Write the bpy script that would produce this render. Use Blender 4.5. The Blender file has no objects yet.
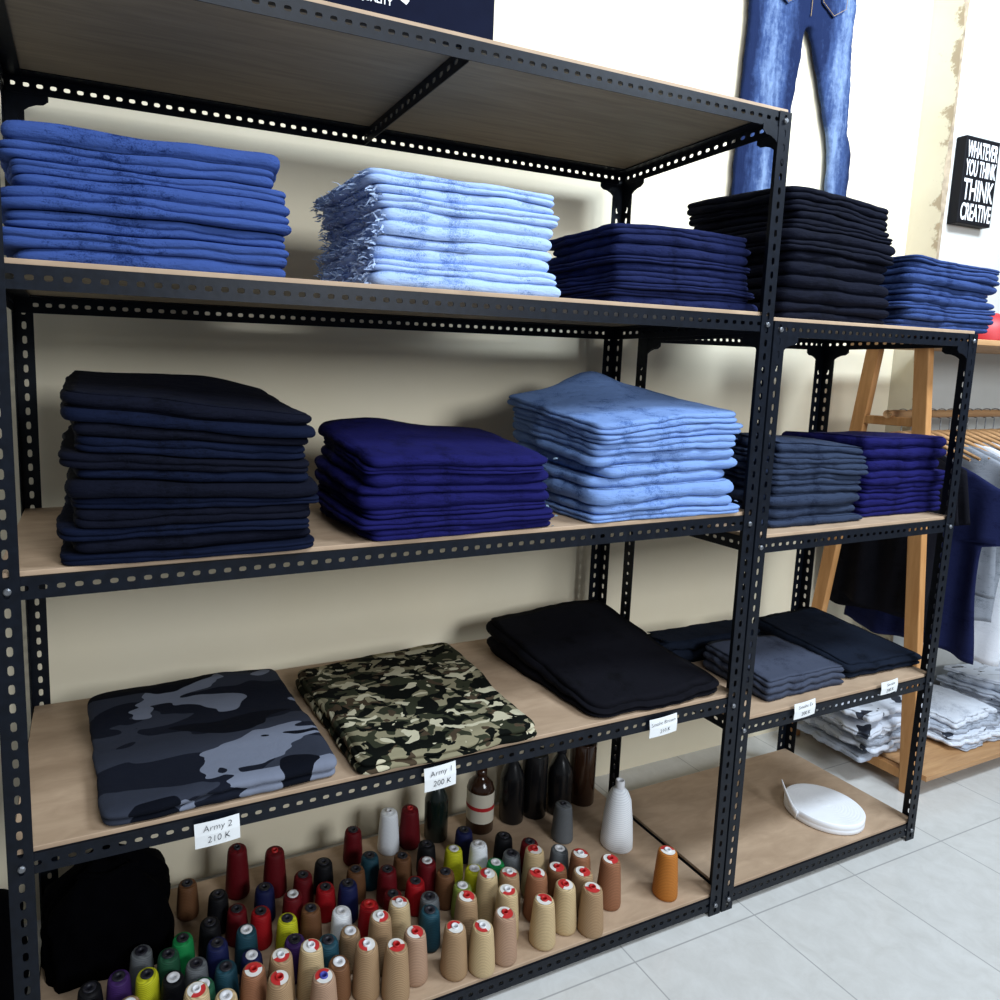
import bpy, bmesh, math, random
import numpy as np
from mathutils import Matrix, Vector
scene=bpy.context.scene; COL=bpy.context.collection
scene.view_settings.view_transform='Standard'
scene.view_settings.look='None'
# ------------------------------------------------------------ helpers
def mesh(name,V,F,mat=None,loc=(0,0,0),parent=None,smooth=False,mats=None,midx=None):
    me=bpy.data.meshes.new(name); me.from_pydata([tuple(v) for v in V],[],F); me.update()
    o=bpy.data.objects.new(name,me); COL.objects.link(o); o.location=loc
    if mats:
        for m in mats: me.materials.append(m)
        if midx: me.polygons.foreach_set('material_index',midx)
    elif mat: me.materials.append(mat)
    if smooth: me.polygons.foreach_set('use_smooth',[True]*len(me.polygons))
    if parent: o.parent=parent
    return o
def empty(name,loc):
    o=bpy.data.objects.new(name,None); COL.objects.link(o); o.location=loc; o.empty_display_size=.05; return o
def tag(o,label,cat,group=None):
    o['label']=label; o['category']=cat
    if group: o['group']=group
    return o
def boxvf(x0,x1,y0,y1,z0,z1):
    V=[(x0,y0,z0),(x1,y0,z0),(x1,y1,z0),(x0,y1,z0),(x0,y0,z1),(x1,y0,z1),(x1,y1,z1),(x0,y1,z1)]
    F=[(0,3,2,1),(4,5,6,7),(0,1,5,4),(1,2,6,5),(2,3,7,6),(3,0,4,7)]
    return V,F
def box(name,x0,x1,y0,y1,z0,z1,mat,parent=None,bev=0,loc=(0,0,0)):
    V,F=boxvf(x0,x1,y0,y1,z0,z1); o=mesh(name,V,F,mat,loc,parent)
    if bev:
        b=o.modifiers.new('b','BEVEL'); b.width=bev; b.segments=2
    return o
def lathe(prof,seg=28):
    V=[];F=[]
    for r,z in prof:
        for k in range(seg):
            a=2*math.pi*k/seg; V.append((r*math.cos(a),r*math.sin(a),z))
    for i in range(len(prof)-1):
        for k in range(seg):
            k2=(k+1)%seg; F.append((i*seg+k,i*seg+k2,(i+1)*seg+k2,(i+1)*seg+k))
    return V,F
def tube(path,rad,seg=8):
    V=[];F=[];P=[Vector(p) for p in path]
    for i,p in enumerate(P):
        t=(P[min(i+1,len(P)-1)]-P[max(i-1,0)]).normalized()
        u=t.cross(Vector((0,0,1)));
        if u.length<.05: u=t.cross(Vector((1,0,0)))
        u.normalize(); w=t.cross(u)
        r=rad[i] if isinstance(rad,(list,tuple)) else rad
        for k in range(seg):
            a=2*math.pi*k/seg; V.append(p+u*r*math.cos(a)+w*r*math.sin(a))
    for i in range(len(P)-1):
        for k in range(seg):
            k2=(k+1)%seg; F.append((i*seg+k,i*seg+k2,(i+1)*seg+k2,(i+1)*seg+k))
    F.append(tuple(range(seg))); F.append(tuple((len(P)-1)*seg+k for k in reversed(range(seg))))
    return V,F
def joinvf(lst):
    V=[];F=[]
    for v,f in lst:
        n=len(V); V+=list(v); F+=[tuple(i+n for i in q) for q in f]
    return V,F
# ------------------------------------------------------------ materials
def newmat(name):
    m=bpy.data.materials.new(name); m.use_nodes=True; nt=m.node_tree
    return m,nt,nt.nodes['Principled BSDF']
def N(nt,t,**kw):
    n=nt.nodes.new(t)
    for k,v in kw.items():
        if k in n.inputs: n.inputs[k].default_value=v
        else: setattr(n,k,v)
    return n
def ramp(nt,fac,stops,interp='LINEAR'):
    r=nt.nodes.new('ShaderNodeValToRGB'); cr=r.color_ramp; cr.interpolation=interp
    while len(cr.elements)>1: cr.elements.remove(cr.elements[-1])
    cr.elements[0].position=stops[0][0]; cr.elements[0].color=(*stops[0][1],1)
    for p,c in stops[1:]:
        e=cr.elements.new(p); e.color=(*c,1)
    nt.links.new(fac,r.inputs[0]); return r
def plain(name,col,rough=.6,metal=0,var=.0,scale=20,bump=0,spec=.5):
    m,nt,b=newmat(name); b.inputs['Roughness'].default_value=rough; b.inputs['Metallic'].default_value=metal
    b.inputs['Specular IOR Level'].default_value=spec
    b.inputs['Base Color'].default_value=(*col,1)
    tc=N(nt,'ShaderNodeTexCoord')
    n=N(nt,'ShaderNodeTexNoise',Scale=scale,Detail=4.0); nt.links.new(tc.outputs['Object'],n.inputs['Vector'])
    a=tuple(max(0,c*(1-var)) for c in col); c2=tuple(min(1,c*(1+var)) for c in col)
    r=ramp(nt,n.outputs['Fac'],[(.3,a),(.7,c2)]); nt.links.new(r.outputs[0],b.inputs['Base Color'])
    if bump:
        bp=N(nt,'ShaderNodeBump',Strength=bump,Distance=.003); nt.links.new(n.outputs['Fac'],bp.inputs['Height']); nt.links.new(bp.outputs[0],b.inputs['Normal'])
    return m
def denim(name,col,light,fade=.5,rough=.9,bump=.6,spec=.08,coat=0):
    m,nt,b=newmat(name); b.inputs['Roughness'].default_value=rough; b.inputs['Specular IOR Level'].default_value=spec
    if coat: b.inputs['Coat Weight'].default_value=coat; b.inputs['Coat Roughness'].default_value=.15
    tc=N(nt,'ShaderNodeTexCoord'); O=tc.outputs['Object']
    n=N(nt,'ShaderNodeTexNoise',Scale=14.0,Detail=5.0,Roughness=.65); nt.links.new(O,n.inputs['Vector'])
    n2=N(nt,'ShaderNodeTexNoise',Scale=380.0,Detail=2.0); nt.links.new(O,n2.inputs['Vector'])
    mp=N(nt,'ShaderNodeMapping'); mp.inputs['Scale'].default_value=(1,1,4); nt.links.new(O,mp.inputs['Vector'])
    n3=N(nt,'ShaderNodeTexNoise',Scale=34.0,Detail=5.0,Roughness=.6); nt.links.new(mp.outputs[0],n3.inputs['Vector'])
    ad=N(nt,'ShaderNodeMath',operation='ADD'); nt.links.new(n.outputs['Fac'],ad.inputs[0])
    ml=N(nt,'ShaderNodeMath',operation='MULTIPLY'); ml.inputs[1].default_value=.55; nt.links.new(n2.outputs['Fac'],ml.inputs[0]); nt.links.new(ml.outputs[0],ad.inputs[1])
    ml3=N(nt,'ShaderNodeMath',operation='MULTIPLY_ADD'); ml3.inputs[1].default_value=.5; nt.links.new(n3.outputs['Fac'],ml3.inputs[0]); nt.links.new(ad.outputs[0],ml3.inputs[2])
    r=ramp(nt,ml3.outputs[0],[(.78,col),(.78+fade*.7,light)]); nt.links.new(r.outputs[0],b.inputs['Base Color'])
    bp=N(nt,'ShaderNodeBump',Strength=bump,Distance=.006); nt.links.new(n3.outputs['Fac'],bp.inputs['Height'])
    bp2=N(nt,'ShaderNodeBump',Strength=.35,Distance=.001); nt.links.new(n2.outputs['Fac'],bp2.inputs['Height']); nt.links.new(bp.outputs[0],bp2.inputs['Normal'])
    nt.links.new(bp2.outputs[0],b.inputs['Normal'])
    return m
def camo(name,layers,scale,stretch=(1,1,1),dist=.6,coat=0):
    m,nt,b=newmat(name); b.inputs['Roughness'].default_value=.9; b.inputs['Specular IOR Level'].default_value=.08
    if coat: b.inputs['Coat Weight'].default_value=coat; b.inputs['Coat Roughness'].default_value=.15
    tc=N(nt,'ShaderNodeTexCoord'); cur=None
    for i,(col,th,off) in enumerate(layers):
        if i==0:
            cur=N(nt,'ShaderNodeRGB'); cur.outputs[0].default_value=(*col,1); cur=cur.outputs[0]; continue
        mp=N(nt,'ShaderNodeMapping'); mp.inputs['Scale'].default_value=stretch; mp.inputs['Location'].default_value=(off,off*.7,off*.3); nt.links.new(tc.outputs['Object'],mp.inputs['Vector'])
        n=N(nt,'ShaderNodeTexNoise',Scale=scale,Detail=1.8,Roughness=.45,Distortion=dist); nt.links.new(mp.outputs[0],n.inputs['Vector'])
        g=N(nt,'ShaderNodeMath',operation='GREATER_THAN'); g.inputs[1].default_value=th; nt.links.new(n.outputs['Fac'],g.inputs[0])
        mx=N(nt,'ShaderNodeMix',data_type='RGBA'); nt.links.new(g.outputs[0],mx.inputs['Factor']); nt.links.new(cur,mx.inputs['A']); mx.inputs['B'].default_value=(*col,1)
        cur=mx.outputs['Result']
    nt.links.new(cur,b.inputs['Base Color'])
    n=N(nt,'ShaderNodeTexNoise',Scale=16.0,Detail=6.0,Roughness=.6); nt.links.new(tc.outputs['Object'],n.inputs['Vector'])
    bp=N(nt,'ShaderNodeBump',Strength=.5,Distance=.008); nt.links.new(n.outputs['Fac'],bp.inputs['Height']); nt.links.new(bp.outputs[0],b.inputs['Normal'])
    return m
def threadmat(name,col,lo=.68,bs=.35):
    m,nt,b=newmat(name); b.inputs['Roughness'].default_value=.6; b.inputs['Specular IOR Level'].default_value=.2
    tc=N(nt,'ShaderNodeTexCoord')
    mp=N(nt,'ShaderNodeMapping'); mp.inputs['Rotation'].default_value=(.22,.15,0); nt.links.new(tc.outputs['Object'],mp.inputs['Vector'])
    w=N(nt,'ShaderNodeTexWave',Scale=85.0,Distortion=2.0,Detail=3.0); w.bands_direction='Z'; nt.links.new(mp.outputs[0],w.inputs['Vector'])
    r=ramp(nt,w.outputs['Fac'],[(0,tuple(c*lo for c in col)),(1,tuple(min(1,c*1.12) for c in col))]); nt.links.new(r.outputs[0],b.inputs['Base Color'])
    bp=N(nt,'ShaderNodeBump',Strength=bs,Distance=.001); nt.links.new(w.outputs['Fac'],bp.inputs['Height']); nt.links.new(bp.outputs[0],b.inputs['Normal'])
    return m
def woodmat(name,a,c,scale=6,rough=.6,dirn=(1,12,12)):
    m,nt,b=newmat(name); b.inputs['Roughness'].default_value=rough; b.inputs['Specular IOR Level'].default_value=.3
    tc=N(nt,'ShaderNodeTexCoord'); mp=N(nt,'ShaderNodeMapping'); mp.inputs['Scale'].default_value=dirn; nt.links.new(tc.outputs['Object'],mp.inputs['Vector'])
    n=N(nt,'ShaderNodeTexNoise',Scale=scale,Detail=6.0,Roughness=.6,Distortion=.6); nt.links.new(mp.outputs[0],n.inputs['Vector'])
    r=ramp(nt,n.outputs['Fac'],[(.3,a),(.7,c)]); nt.links.new(r.outputs[0],b.inputs['Base Color'])
    bp=N(nt,'ShaderNodeBump',Strength=.15,Distance=.002); nt.links.new(n.outputs['Fac'],bp.inputs['Height']); nt.links.new(bp.outputs[0],b.inputs['Normal'])
    return m
M_steel=plain('dark_steel',(.004,.006,.011),.42,.0,.3,60,.1,spec=.18)
M_bolt=plain('bolt_steel',(.22,.23,.25),.4,.8,.2)
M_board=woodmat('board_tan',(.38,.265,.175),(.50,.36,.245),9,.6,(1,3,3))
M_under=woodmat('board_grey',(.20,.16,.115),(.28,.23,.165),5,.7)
M_pine=woodmat('orange_wood',(.46,.21,.07),(.60,.31,.12),5,.5,(10,10,1))
M_pineh=woodmat('orange_wood_long',(.40,.21,.09),(.56,.33,.16),5,.5)
M_white=plain('white_plastic',(.88,.90,.94),.5,0,.03)
M_paper=plain('paper',(.82,.84,.85),.8,0,.03)
M_ink=plain('ink',(.02,.02,.03),.7)
M_black=plain('black_plastic',(.006,.006,.008),.6,spec=.15)
# ------------------------------------------------------------ room
def wallmat(name,base,dirt,stain=False):
    m,nt,b=newmat(name); b.inputs['Roughness'].default_value=.75; b.inputs['Specular IOR Level'].default_value=.2
    tc=N(nt,'ShaderNodeTexCoord'); n=N(nt,'ShaderNodeTexNoise',Scale=2.2,Detail=6.0,Roughness=.6); nt.links.new(tc.outputs['Object'],n.inputs['Vector'])
    r=ramp(nt,n.outputs['Fac'],[(.3,dirt),(.62,base)]); cur=r.outputs[0]
    if stain:
        sx_=N(nt,'ShaderNodeSeparateXYZ'); nt.links.new(tc.outputs['Object'],sx_.inputs[0])
        mr=N(nt,'ShaderNodeMapRange'); mr.inputs['From Min'].default_value=.50; mr.inputs['From Max'].default_value=.56; mr.inputs['To Min'].default_value=.30; mr.inputs['To Max'].default_value=0
        nt.links.new(sx_.outputs['Y'],mr.inputs['Value'])
        n5=N(nt,'ShaderNodeTexNoise',Scale=11.0,Detail=8.0,Roughness=.7); nt.links.new(tc.outputs['Object'],n5.inputs['Vector'])
        ad=N(nt,'ShaderNodeMath',operation='ADD'); nt.links.new(mr.outputs[0],ad.inputs[0]); nt.links.new(n5.outputs['Fac'],ad.inputs[1])
        g=ramp(nt,ad.outputs[0],[(.66,(0,0,0)),(.72,(1,1,1))])
        mx=N(nt,'ShaderNodeMix',data_type='RGBA'); nt.links.new(g.outputs[0],mx.inputs['Factor']); nt.links.new(cur,mx.inputs['A']); mx.inputs['B'].default_value=(.36,.29,.20,1); cur=mx.outputs['Result']
    nt.links.new(cur,b.inputs['Base Color'])
    n2=N(nt,'ShaderNodeTexNoise',Scale=90.0,Detail=3.0); nt.links.new(tc.outputs['Object'],n2.inputs['Vector'])
    bp=N(nt,'ShaderNodeBump',Strength=.08,Distance=.002); nt.links.new(n2.outputs['Fac'],bp.inputs['Height']); nt.links.new(bp.outputs[0],b.inputs['Normal'])
    return m
M_wall=wallmat('cream_wall',(.89,.80,.61),(.85,.755,.56))
M_col=wallmat('pale_wall',(.62,.63,.60),(.56,.56,.53))
M_colside=wallmat('cream_paint',(.66,.61,.48),(.60,.54,.41),True)
w=box('wall_back',-3,6,.62,.72,0,3.3,M_wall); w['kind']='structure'
rng=random.Random(3)
nz=160; zs=[3.3*i/nz for i in range(nz+1)]; V=[];F=[];mi=[]
for z in zs:
    c=.003+.004*rng.random()+(.009*max(0,math.sin(z*9+1))*rng.uniform(.6,1) if z>1.7 else 0)
    V+=[(3.10,.62,z),(3.10,.50+c*1.2,z),(3.10+c,.50,z),(6,.50,z),(6,.62,z)]
for i in range(nz):
    for k in range(4):
        a=i*5+k; F.append((a,a+5,a+6,a+1)); mi.append([1,2,0,0][k])
F.append((0,1,2,3,4)); mi.append(0)
M_chip=plain('chipped_plaster',(.34,.27,.19),.9,0,.4,30)
w=mesh('wall_right',V,F,None,mats=[M_col,M_colside,M_chip],midx=mi); w['kind']='structure'
m,nt,b=newmat('floor_tile'); b.inputs['Roughness'].default_value=.24; b.inputs['Specular IOR Level'].default_value=.45
tc=N(nt,'ShaderNodeTexCoord'); mp=N(nt,'ShaderNodeMapping'); mp.inputs['Location'].default_value=(-2.11+4,.04+4,0); nt.links.new(tc.outputs['Object'],mp.inputs['Vector'])
br=N(nt,'ShaderNodeTexBrick',offset=0.0,squash=1.0); br.inputs['Scale'].default_value=1; br.inputs['Brick Width'].default_value=.4; br.inputs['Row Height'].default_value=.4; br.inputs['Mortar Size'].default_value=.0024; br.inputs['Mortar Smooth'].default_value=.5
nt.links.new(mp.outputs[0],br.inputs['Vector'])
n=N(nt,'ShaderNodeTexNoise',Scale=14.0,Detail=8.0,Roughness=.7,Distortion=.5); nt.links.new(tc.outputs['Object'],n.inputs['Vector'])
r=ramp(nt,n.outputs['Fac'],[(.3,(.57,.56,.53)),(.65,(.66,.655,.63))])
nt.links.new(r.outputs[0],br.inputs['Color1']); nt.links.new(r.outputs[0],br.inputs['Color2']); br.inputs['Mortar'].default_value=(.38,.38,.37,1)
nt.links.new(br.outputs['Color'],b.inputs['Base Color'])
f=mesh('floor',*boxvf(-3,6,-4,.62,-.05,0),m); f['kind']='structure'
# ------------------------------------------------------------ slotted angle racks
def strip(O,U,Vv,L,w,pitch=.031,hl=.0085,hw=.0048):
    O=Vector(O);U=Vector(U);Vv=Vector(Vv)
    n=max(1,round(L/pitch)); a=L/n/2; bb=w/2; V=[];F=[]
    outer=[(a,-bb/3),(a,bb/3),(a,bb),(a/3,bb),(-a/3,bb),(-a,bb),(-a,bb/3),(-a,-bb/3),(-a,-bb),(-a/3,-bb),(a/3,-bb),(a,-bb)]
    ex=.75
    for i in range(n):
        c=(2*i+1)*a; base=len(V)
        for (x,y) in outer: V.append(O+U*(c+x)+Vv*(bb+y))
        for (x,y) in outer:
            ph=math.atan2(y/bb,x/a); cs,sn=math.cos(ph),math.sin(ph)
            hx=hl*math.copysign(abs(cs)**ex,cs); hy=hw*math.copysign(abs(sn)**ex,sn)
            V.append(O+U*(c+hx)+Vv*(bb+hy))
        for k in range(12):
            k2=(k+1)%12; F.append((base+k,base+k2,base+12+k2,base+12+k))
    return V,F
def quad(O,U,Vv,L,w):
    O=Vector(O);U=Vector(U);Vv=Vector(Vv)
    return [O,O+U*L,O+U*L+Vv*w,O+Vv*w],[(0,1,2,3)]
def solid(o,t=.002):
    s=o.modifiers.new('s','SOLIDIFY'); s.thickness=t; s.offset=0; return o
PW=.038; HB=.036
X=(1,0,0);Y=(0,1,0);Z=(0,0,1)
def rack(name,x0,x1,D,zl,ztop,label,braces=()):
    R=empty(name,(x0,0,0)); tag(R,label,'shelving rack'); W=x1-x0
    def P(nm,vf,mat=M_steel,th=.002,**k):
        o=mesh(nm,vf[0],vf[1],mat,(0,0,0),R,**k)
        if th: solid(o,th)
        return o
    for (px,sx) in ((0,1),(W,-1)):
        for (py,sy) in ((0,1),(D,-1)):
            P('post',joinvf([strip((px,py,0),Z,(sx,0,0),ztop,PW),strip((px,py+sy*.0005,0),Z,(0,sy,0),ztop,PW)]))
    for z in zl:
        for (py,sy) in ((.0025,1),(D-.0025,-1)):
            P('shelf_beam',joinvf([strip((.004,py,z-HB),X,Z,W-.008,HB,pitch=.026,hl=.0065,hw=.0045),quad((.004,py,z-.001),X,(0,sy,0),W-.008,.034)]))
        for (px,sx) in ((.0025,1),(W-.0025,-1)):
            P('side_beam',joinvf([strip((px,.006,z-HB),Y,Z,D-.012,HB,pitch=.026,hl=.0065,hw=.0045),quad((px,.006,z-.0035),Y,(sx,0,0),D-.012,.034)]))
        V,F=boxvf(.004,W-.004,.006,D-.006,z,z+.009)
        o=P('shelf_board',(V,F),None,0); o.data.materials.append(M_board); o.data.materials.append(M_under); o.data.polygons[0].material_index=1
        b=o.modifiers.new('b','BEVEL'); b.width=.001
    for bx in braces:
        z=ztop
        P('cross_brace',joinvf([strip((bx,.008,z-.037),Y,Z,D-.016,.035),quad((bx,.008,z-.003),Y,X,D-.016,.03)]))
    def plate(px,py,ax,s,z,up):
        pts=[(0,0),(.085,0),(.085,-.012)]
        for i in range(7):
            t=i/6*math.pi/2; pts.append((.075-.055*math.sin(t)+.0, -.02-.055*(1-math.cos(t))))
        pts+=[(.012,-.085),(0,-.085)]
        V=[]
        for (a,b) in pts:
            V.append((px+(s*a if ax=='x' else 0),py+(s*a if ax=='y' else 0),z+b*up))
        return V,[tuple(range(len(V)))]
    for (px,sx) in ((0,1),(W,-1)):
        for (py,sy) in ((0,1),(D,-1)):
            P('corner_plate',joinvf([plate(px,py+sy*.001,'x',sx,ztop-.034,1),plate(px+sx*.001,py,'y',sy,ztop-.034,1)]))
    for z in zl:
        for px in (.02,W-.02):
            V,F=lathe([(0,0),(.006,0),(.006,.003),(.004,.005),(0,.005)],10)
            V=[(px+a,-.0015-c,z-.02+b_) for a,b_,c in V]; 
            mesh('bolt',V,F,M_bolt,(0,0,0),R)
    return R
DZ=.007
ZB=[1.5485-DZ,1.0738-DZ,.6076-DZ,.0565-DZ]
ZS=[1.539-DZ,1.0108-DZ,.5329-DZ,.0607-DZ]
rack('shelving_rack',0,1.63,.541,[2.0-DZ]+ZB,2.0-DZ,'tall black slotted-angle steel shelving rack with wooden boards',braces=(.80,))
rack('shelving_rack',1.636,2.443,.443,ZS,1.539-DZ,'short black slotted-angle steel rack standing beside the tall one')
BT=.0095
# ------------------------------------------------------------ folded garments
def folded(name,q,Hb,Ht,seed,mat,lobes=2,bulge=.45,nt_=128,edge=.006,nexp=14,wave=.12,pe=.42):
    rg=random.Random(seed); ph=[rg.uniform(0,6.28) for _ in range(10)]
    fl,fr,br,bl=[Vector((p[0],p[1],0)) for p in q]
    c=(fl+fr+br+bl)/4; hw=min((fr-fl).length,(bl-fl).length)/2
    def mapuv(u,v): return fl*(1-u)*(1-v)/4+fr*(1+u)*(1-v)/4+br*(1+u)*(1+v)/4+bl*(1-u)*(1+v)/4
    zc=Hb(c.x,c.y); V=[];F=[]
    th=[]
    for k in range(nt_):
        a=2*math.pi*k/nt_
        a=a+.17*math.sin(4*a)
        cs,sn=math.cos(a),math.sin(a); r=1/(abs(cs)**nexp+abs(sn)**nexp)**(1/nexp)
        j=edge/hw*(math.sin(3*a+ph[0])*.5+math.sin(7*a+ph[1])*.35+math.sin(13*a+ph[2])*.3+math.sin(29*a+ph[6])*.2)
        wv=wave*(math.sin(5*a+ph[3])+.7*math.sin(11*a+ph[4])+.5*math.sin(23*a+ph[5]))/2
        th.append((r*cs*(1+j),r*sn*(1+j),wv,a))
    tm=Ht(c.x,c.y)-zc; e=tm/lobes*bulge
    lj=[rg.uniform(-.3,.3)*e for _ in range(lobes+1)]
    rings=[]
    for r in (.15,.4,.65,.85,.95): rings.append(('b',r,0))
    ps=7; ns=ps*lobes
    for i in range(ns+1):
        s=i/ns
        L=i//ps; u_=(i%ps)/ps
        s=(L+.5-.5*math.cos(math.pi*u_))/lobes if i<ns else 1.0
        f_=abs(math.sin(math.pi*lobes*s))
        L=min(lobes-1,L); rings.append(('s',1+ (e*(f_**pe)-e+lj[L]*(1 if u_>0 else 0))/hw,s))
    for r in (.95,.85,.65,.4,.15): rings.append(('t',r,1))
    p=mapuv(0,0); V.append((p.x-c.x,p.y-c.y,Hb(p.x,p.y)-zc))
    for kind,r,s in rings:
        for (u,v,wv,a) in th:
            p=mapuv(u*r,v*r); hb=Hb(p.x,p.y); ht=Ht(p.x,p.y)
            if kind=='s':
                ss=s+wv*math.sin(math.pi*s); z=hb+(ht-hb)*(.02+.96*ss)
            else: z=hb if kind=='b' else ht
            V.append((p.x-c.x,p.y-c.y,z-zc))
    p=mapuv(0,0); V.append((p.x-c.x,p.y-c.y,Ht(p.x,p.y)-zc)); n=nt_
    for k in range(n): F.append((0,1+(k+1)%n,1+k))
    for i in range(len(rings)-1):
        for k in range(n):
            k2=(k+1)%n; F.append((1+i*n+k,1+i*n+k2,1+(i+1)*n+k2,1+(i+1)*n+k))
    last=len(V)-1; b0=1+(len(rings)-1)*n
    for k in range(n): F.append((last,b0+k,b0+(k+1)%n))
    o=mesh(name,V,F,mat,(c.x,c.y,zc),None,True); return o
def fray(parent,q,z0,z1,side,n,mat,seed,ln=.018):
    rg=random.Random(seed); c=parent.location; V=[];F=[]
    fl,fr,br,bl=q
    a,b=((fl,bl) if side=='L' else (fr,br)) if side in 'LR' else (fl,fr)
    s={'L':(-1,0),'R':(1,0),'F':(0,-1)}[side]
    for i in range(n):
        t=rg.random(); x=a[0]+(b[0]-a[0])*t; y=a[1]+(b[1]-a[1])*t; z=rg.uniform(z0,z1)
        p=Vector((x-s[0]*.006,y-s[1]*.006,z)); L=rg.uniform(.4,1)*ln
        d=Vector((s[0]*rg.uniform(.2,1)+rg.uniform(-.6,.6),s[1]*rg.uniform(.2,1)+rg.uniform(-.9,.3),rg.uniform(-.6,.5))).normalized()
        d2=(d+Vector((rg.uniform(-.6,.6),rg.uniform(-.6,.6),-.4))).normalized()
        wv=d.cross(Vector((rg.uniform(-1,1),rg.uniform(-1,1),rg.uniform(-1,1)))).normalized()*.0018
        p1=p+d*L*.5; p2=p1+d2*L*.5
        p1.z=max(p1.z,z0+.001); p2.z=max(p2.z,z0+.001); k=len(V)
        V+=[p-wv-c,p+wv-c,p1+wv-c,p1-wv-c,p2+wv*.5-c,p2-wv*.5-c]; F+=[(k,k+1,k+2,k+3),(k+3,k+2,k+4,k+5)]
    o=mesh('frayed_edge',V,F,mat,(0,0,0),parent); o['label']='loose pale frayed threads'; return o
def stack(name,x0,x1,y0,y1,zb,zt,n,mats,seed,label,group,cat='folded jeans',tilt=(0,0),jit=.009,amp=.004,lobes=(1,1,2,2),taper=0,topdrop=.001,frayside=None,fraymat=None,frayn=60,skew=0,edge=.004,fl_=.018,bulge=.42,rot=0,curl=0,curlx=0,nexp=16):
    rg=random.Random(seed); H=zt-zb; t=H/n
    B=[rg.uniform(0,6.28) for _ in range(4)]
    xc,yc=(x0+x1)/2,(y0+y1)/2
    tv=[rg.uniform(.75,1.25) for _ in range(n)]; sm=sum(tv); cum=[0]
    for v in tv: cum.append(cum[-1]+v*H/sm)
    def mk(k):
        p=[rg.uniform(0,6.28) for _ in range(4)]
        def h(x,y,k=k,p=p):
            f=k/n; u=(x-xc);v=(y-yc)
            z=zb+cum[k]+f*(tilt[0]*u+tilt[1]*v)
            if k>0:
                z+=amp*f*(math.sin(9*u+B[0])+math.sin(8*v+B[1])+.6*math.sin(17*u+B[2]))*.6
                z+=t*.09*(math.sin(14*u+p[0])+math.sin(12*v+p[1])+.6*math.sin(37*u+p[2]))*.7
                z-=f*topdrop*(min(1,abs(2*u/(x1-x0)))**4+ min(1,abs(2*v/(y1-y0)))**4)
            if k==n and curl:
                w_=max(0,min(1,(v/(y1-y0)+.30)/.8))**2.5
                z+=curl*w_*math.exp(-((u-curlx)/.11)**2)
            return z
        return h
    hs=[mk(k) for k in range(n+1)]; out=[]
    for k in range(n):
        f=(k+.5)/n; dx=rg.uniform(-jit,jit)+skew*f; dy=rg.uniform(-jit*.5,jit)*.8; a=rg.uniform(-.03,.03)+rot; ex=rg.uniform(-.009,.008)-taper*f
        q=[]
        for (x,y) in ((x0-ex,y0-ex*.5),(x1+ex,y0-ex*.5),(x1+ex,y1),(x0-ex,y1)):
            u,v=x-xc,y-yc; q.append((xc+u*math.cos(a)-v*math.sin(a)+dx+rg.uniform(-.004,.004),yc+u*math.sin(a)+v*math.cos(a)+dy+rg.uniform(-.003,.003)))
        m=mats[k%len(mats)] if isinstance(mats,list) else mats
        o=folded(name,q,lambda x,y,h=hs[k]:h(x,y)+.0005,lambda x,y,h=hs[k+1]:h(x,y)-.0005,seed*100+k,m,lobes=rg.choice(lobes),edge=edge,bulge=bulge,nexp=nexp)
        tag(o,label,cat,group)
        if frayside:
            z=hs[k](*q[0]); z1=hs[k+1](*q[0])
            for sd in frayside: fray(o,q,z+.001,z1-.001,sd,frayn,fraymat,seed*77+k,fl_)
        out.append(o)
    return out
D_blue=denim('denim_mid_blue',(.009,.022,.098),(.042,.082,.27))
D_light=denim('denim_light',(.13,.22,.48),(.38,.52,.82))
D_light2=denim('denim_light_wash',(.055,.115,.30),(.18,.29,.57))
D_ind=denim('denim_indigo',(.003,.005,.024),(.010,.015,.062))
D_ind2=denim('denim_deep_indigo',(.003,.003,.032),(.009,.009,.080))
D_black=denim('denim_black',(.0015,.002,.005),(.004,.005,.012),bump=.6)
D_black2=denim('denim_blue_black',(.0015,.0025,.008),(.004,.007,.022),bump=.6)
D_E=denim('denim_blue_slub',(.007,.016,.065),(.032,.058,.17))
D_grey=denim('denim_grey_navy',(.010,.015,.034),(.028,.040,.075))
M_fray=plain('fray_threads',(.40,.51,.74),.9,0,.4,200)
M_frayd=plain('fray_threads_dull',(.18,.26,.34),.9,0,.4,200)
z2=ZB[0]+BT; z3=ZB[1]+BT; z4=ZB[2]+BT; z5=ZB[3]+BT
zs1=ZS[0]+BT; zs2=ZS[1]+BT; zs3=ZS[2]+BT; zs4=ZS[3]+BT
stack('folded_jeans',.026,.480,.045,.40,z2,1.768,8,D_blue,1,'folded mid-blue denim jeans in a neat pile','mid-blue jeans pile',tilt=(-.01,.03),taper=.004,jit=.010)
stack('folded_jeans',.622,1.050,.035,.37,z2,1.766,9,D_light,2,'folded light-blue denim jeans with frayed hems','light-blue frayed jeans pile',frayside='L',fraymat=M_fray,frayn=90,taper=.010,tilt=(-.02,.02),fl_=.026)
stack('folded_jeans',1.20,1.638,.050,.33,z2,1.732,9,D_ind,3,'folded dark indigo jeans on the upper board','dark indigo jeans pile',taper=.014,tilt=(0,.03))
stack('folded_jeans',1.725,2.132,.045,.39,zs1,1.868,12,D_black,4,'folded black jeans in a tall pile','black jeans pile',taper=.012,tilt=(-.06,.05),jit=.010,curl=.012)
stack('folded_jeans',2.192,2.62,.045,.36,zs1,1.734,8,D_E,5,'folded slubby blue jeans overhanging the board end','blue jeans pile',taper=.006,tilt=(-.03,.0))
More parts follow.
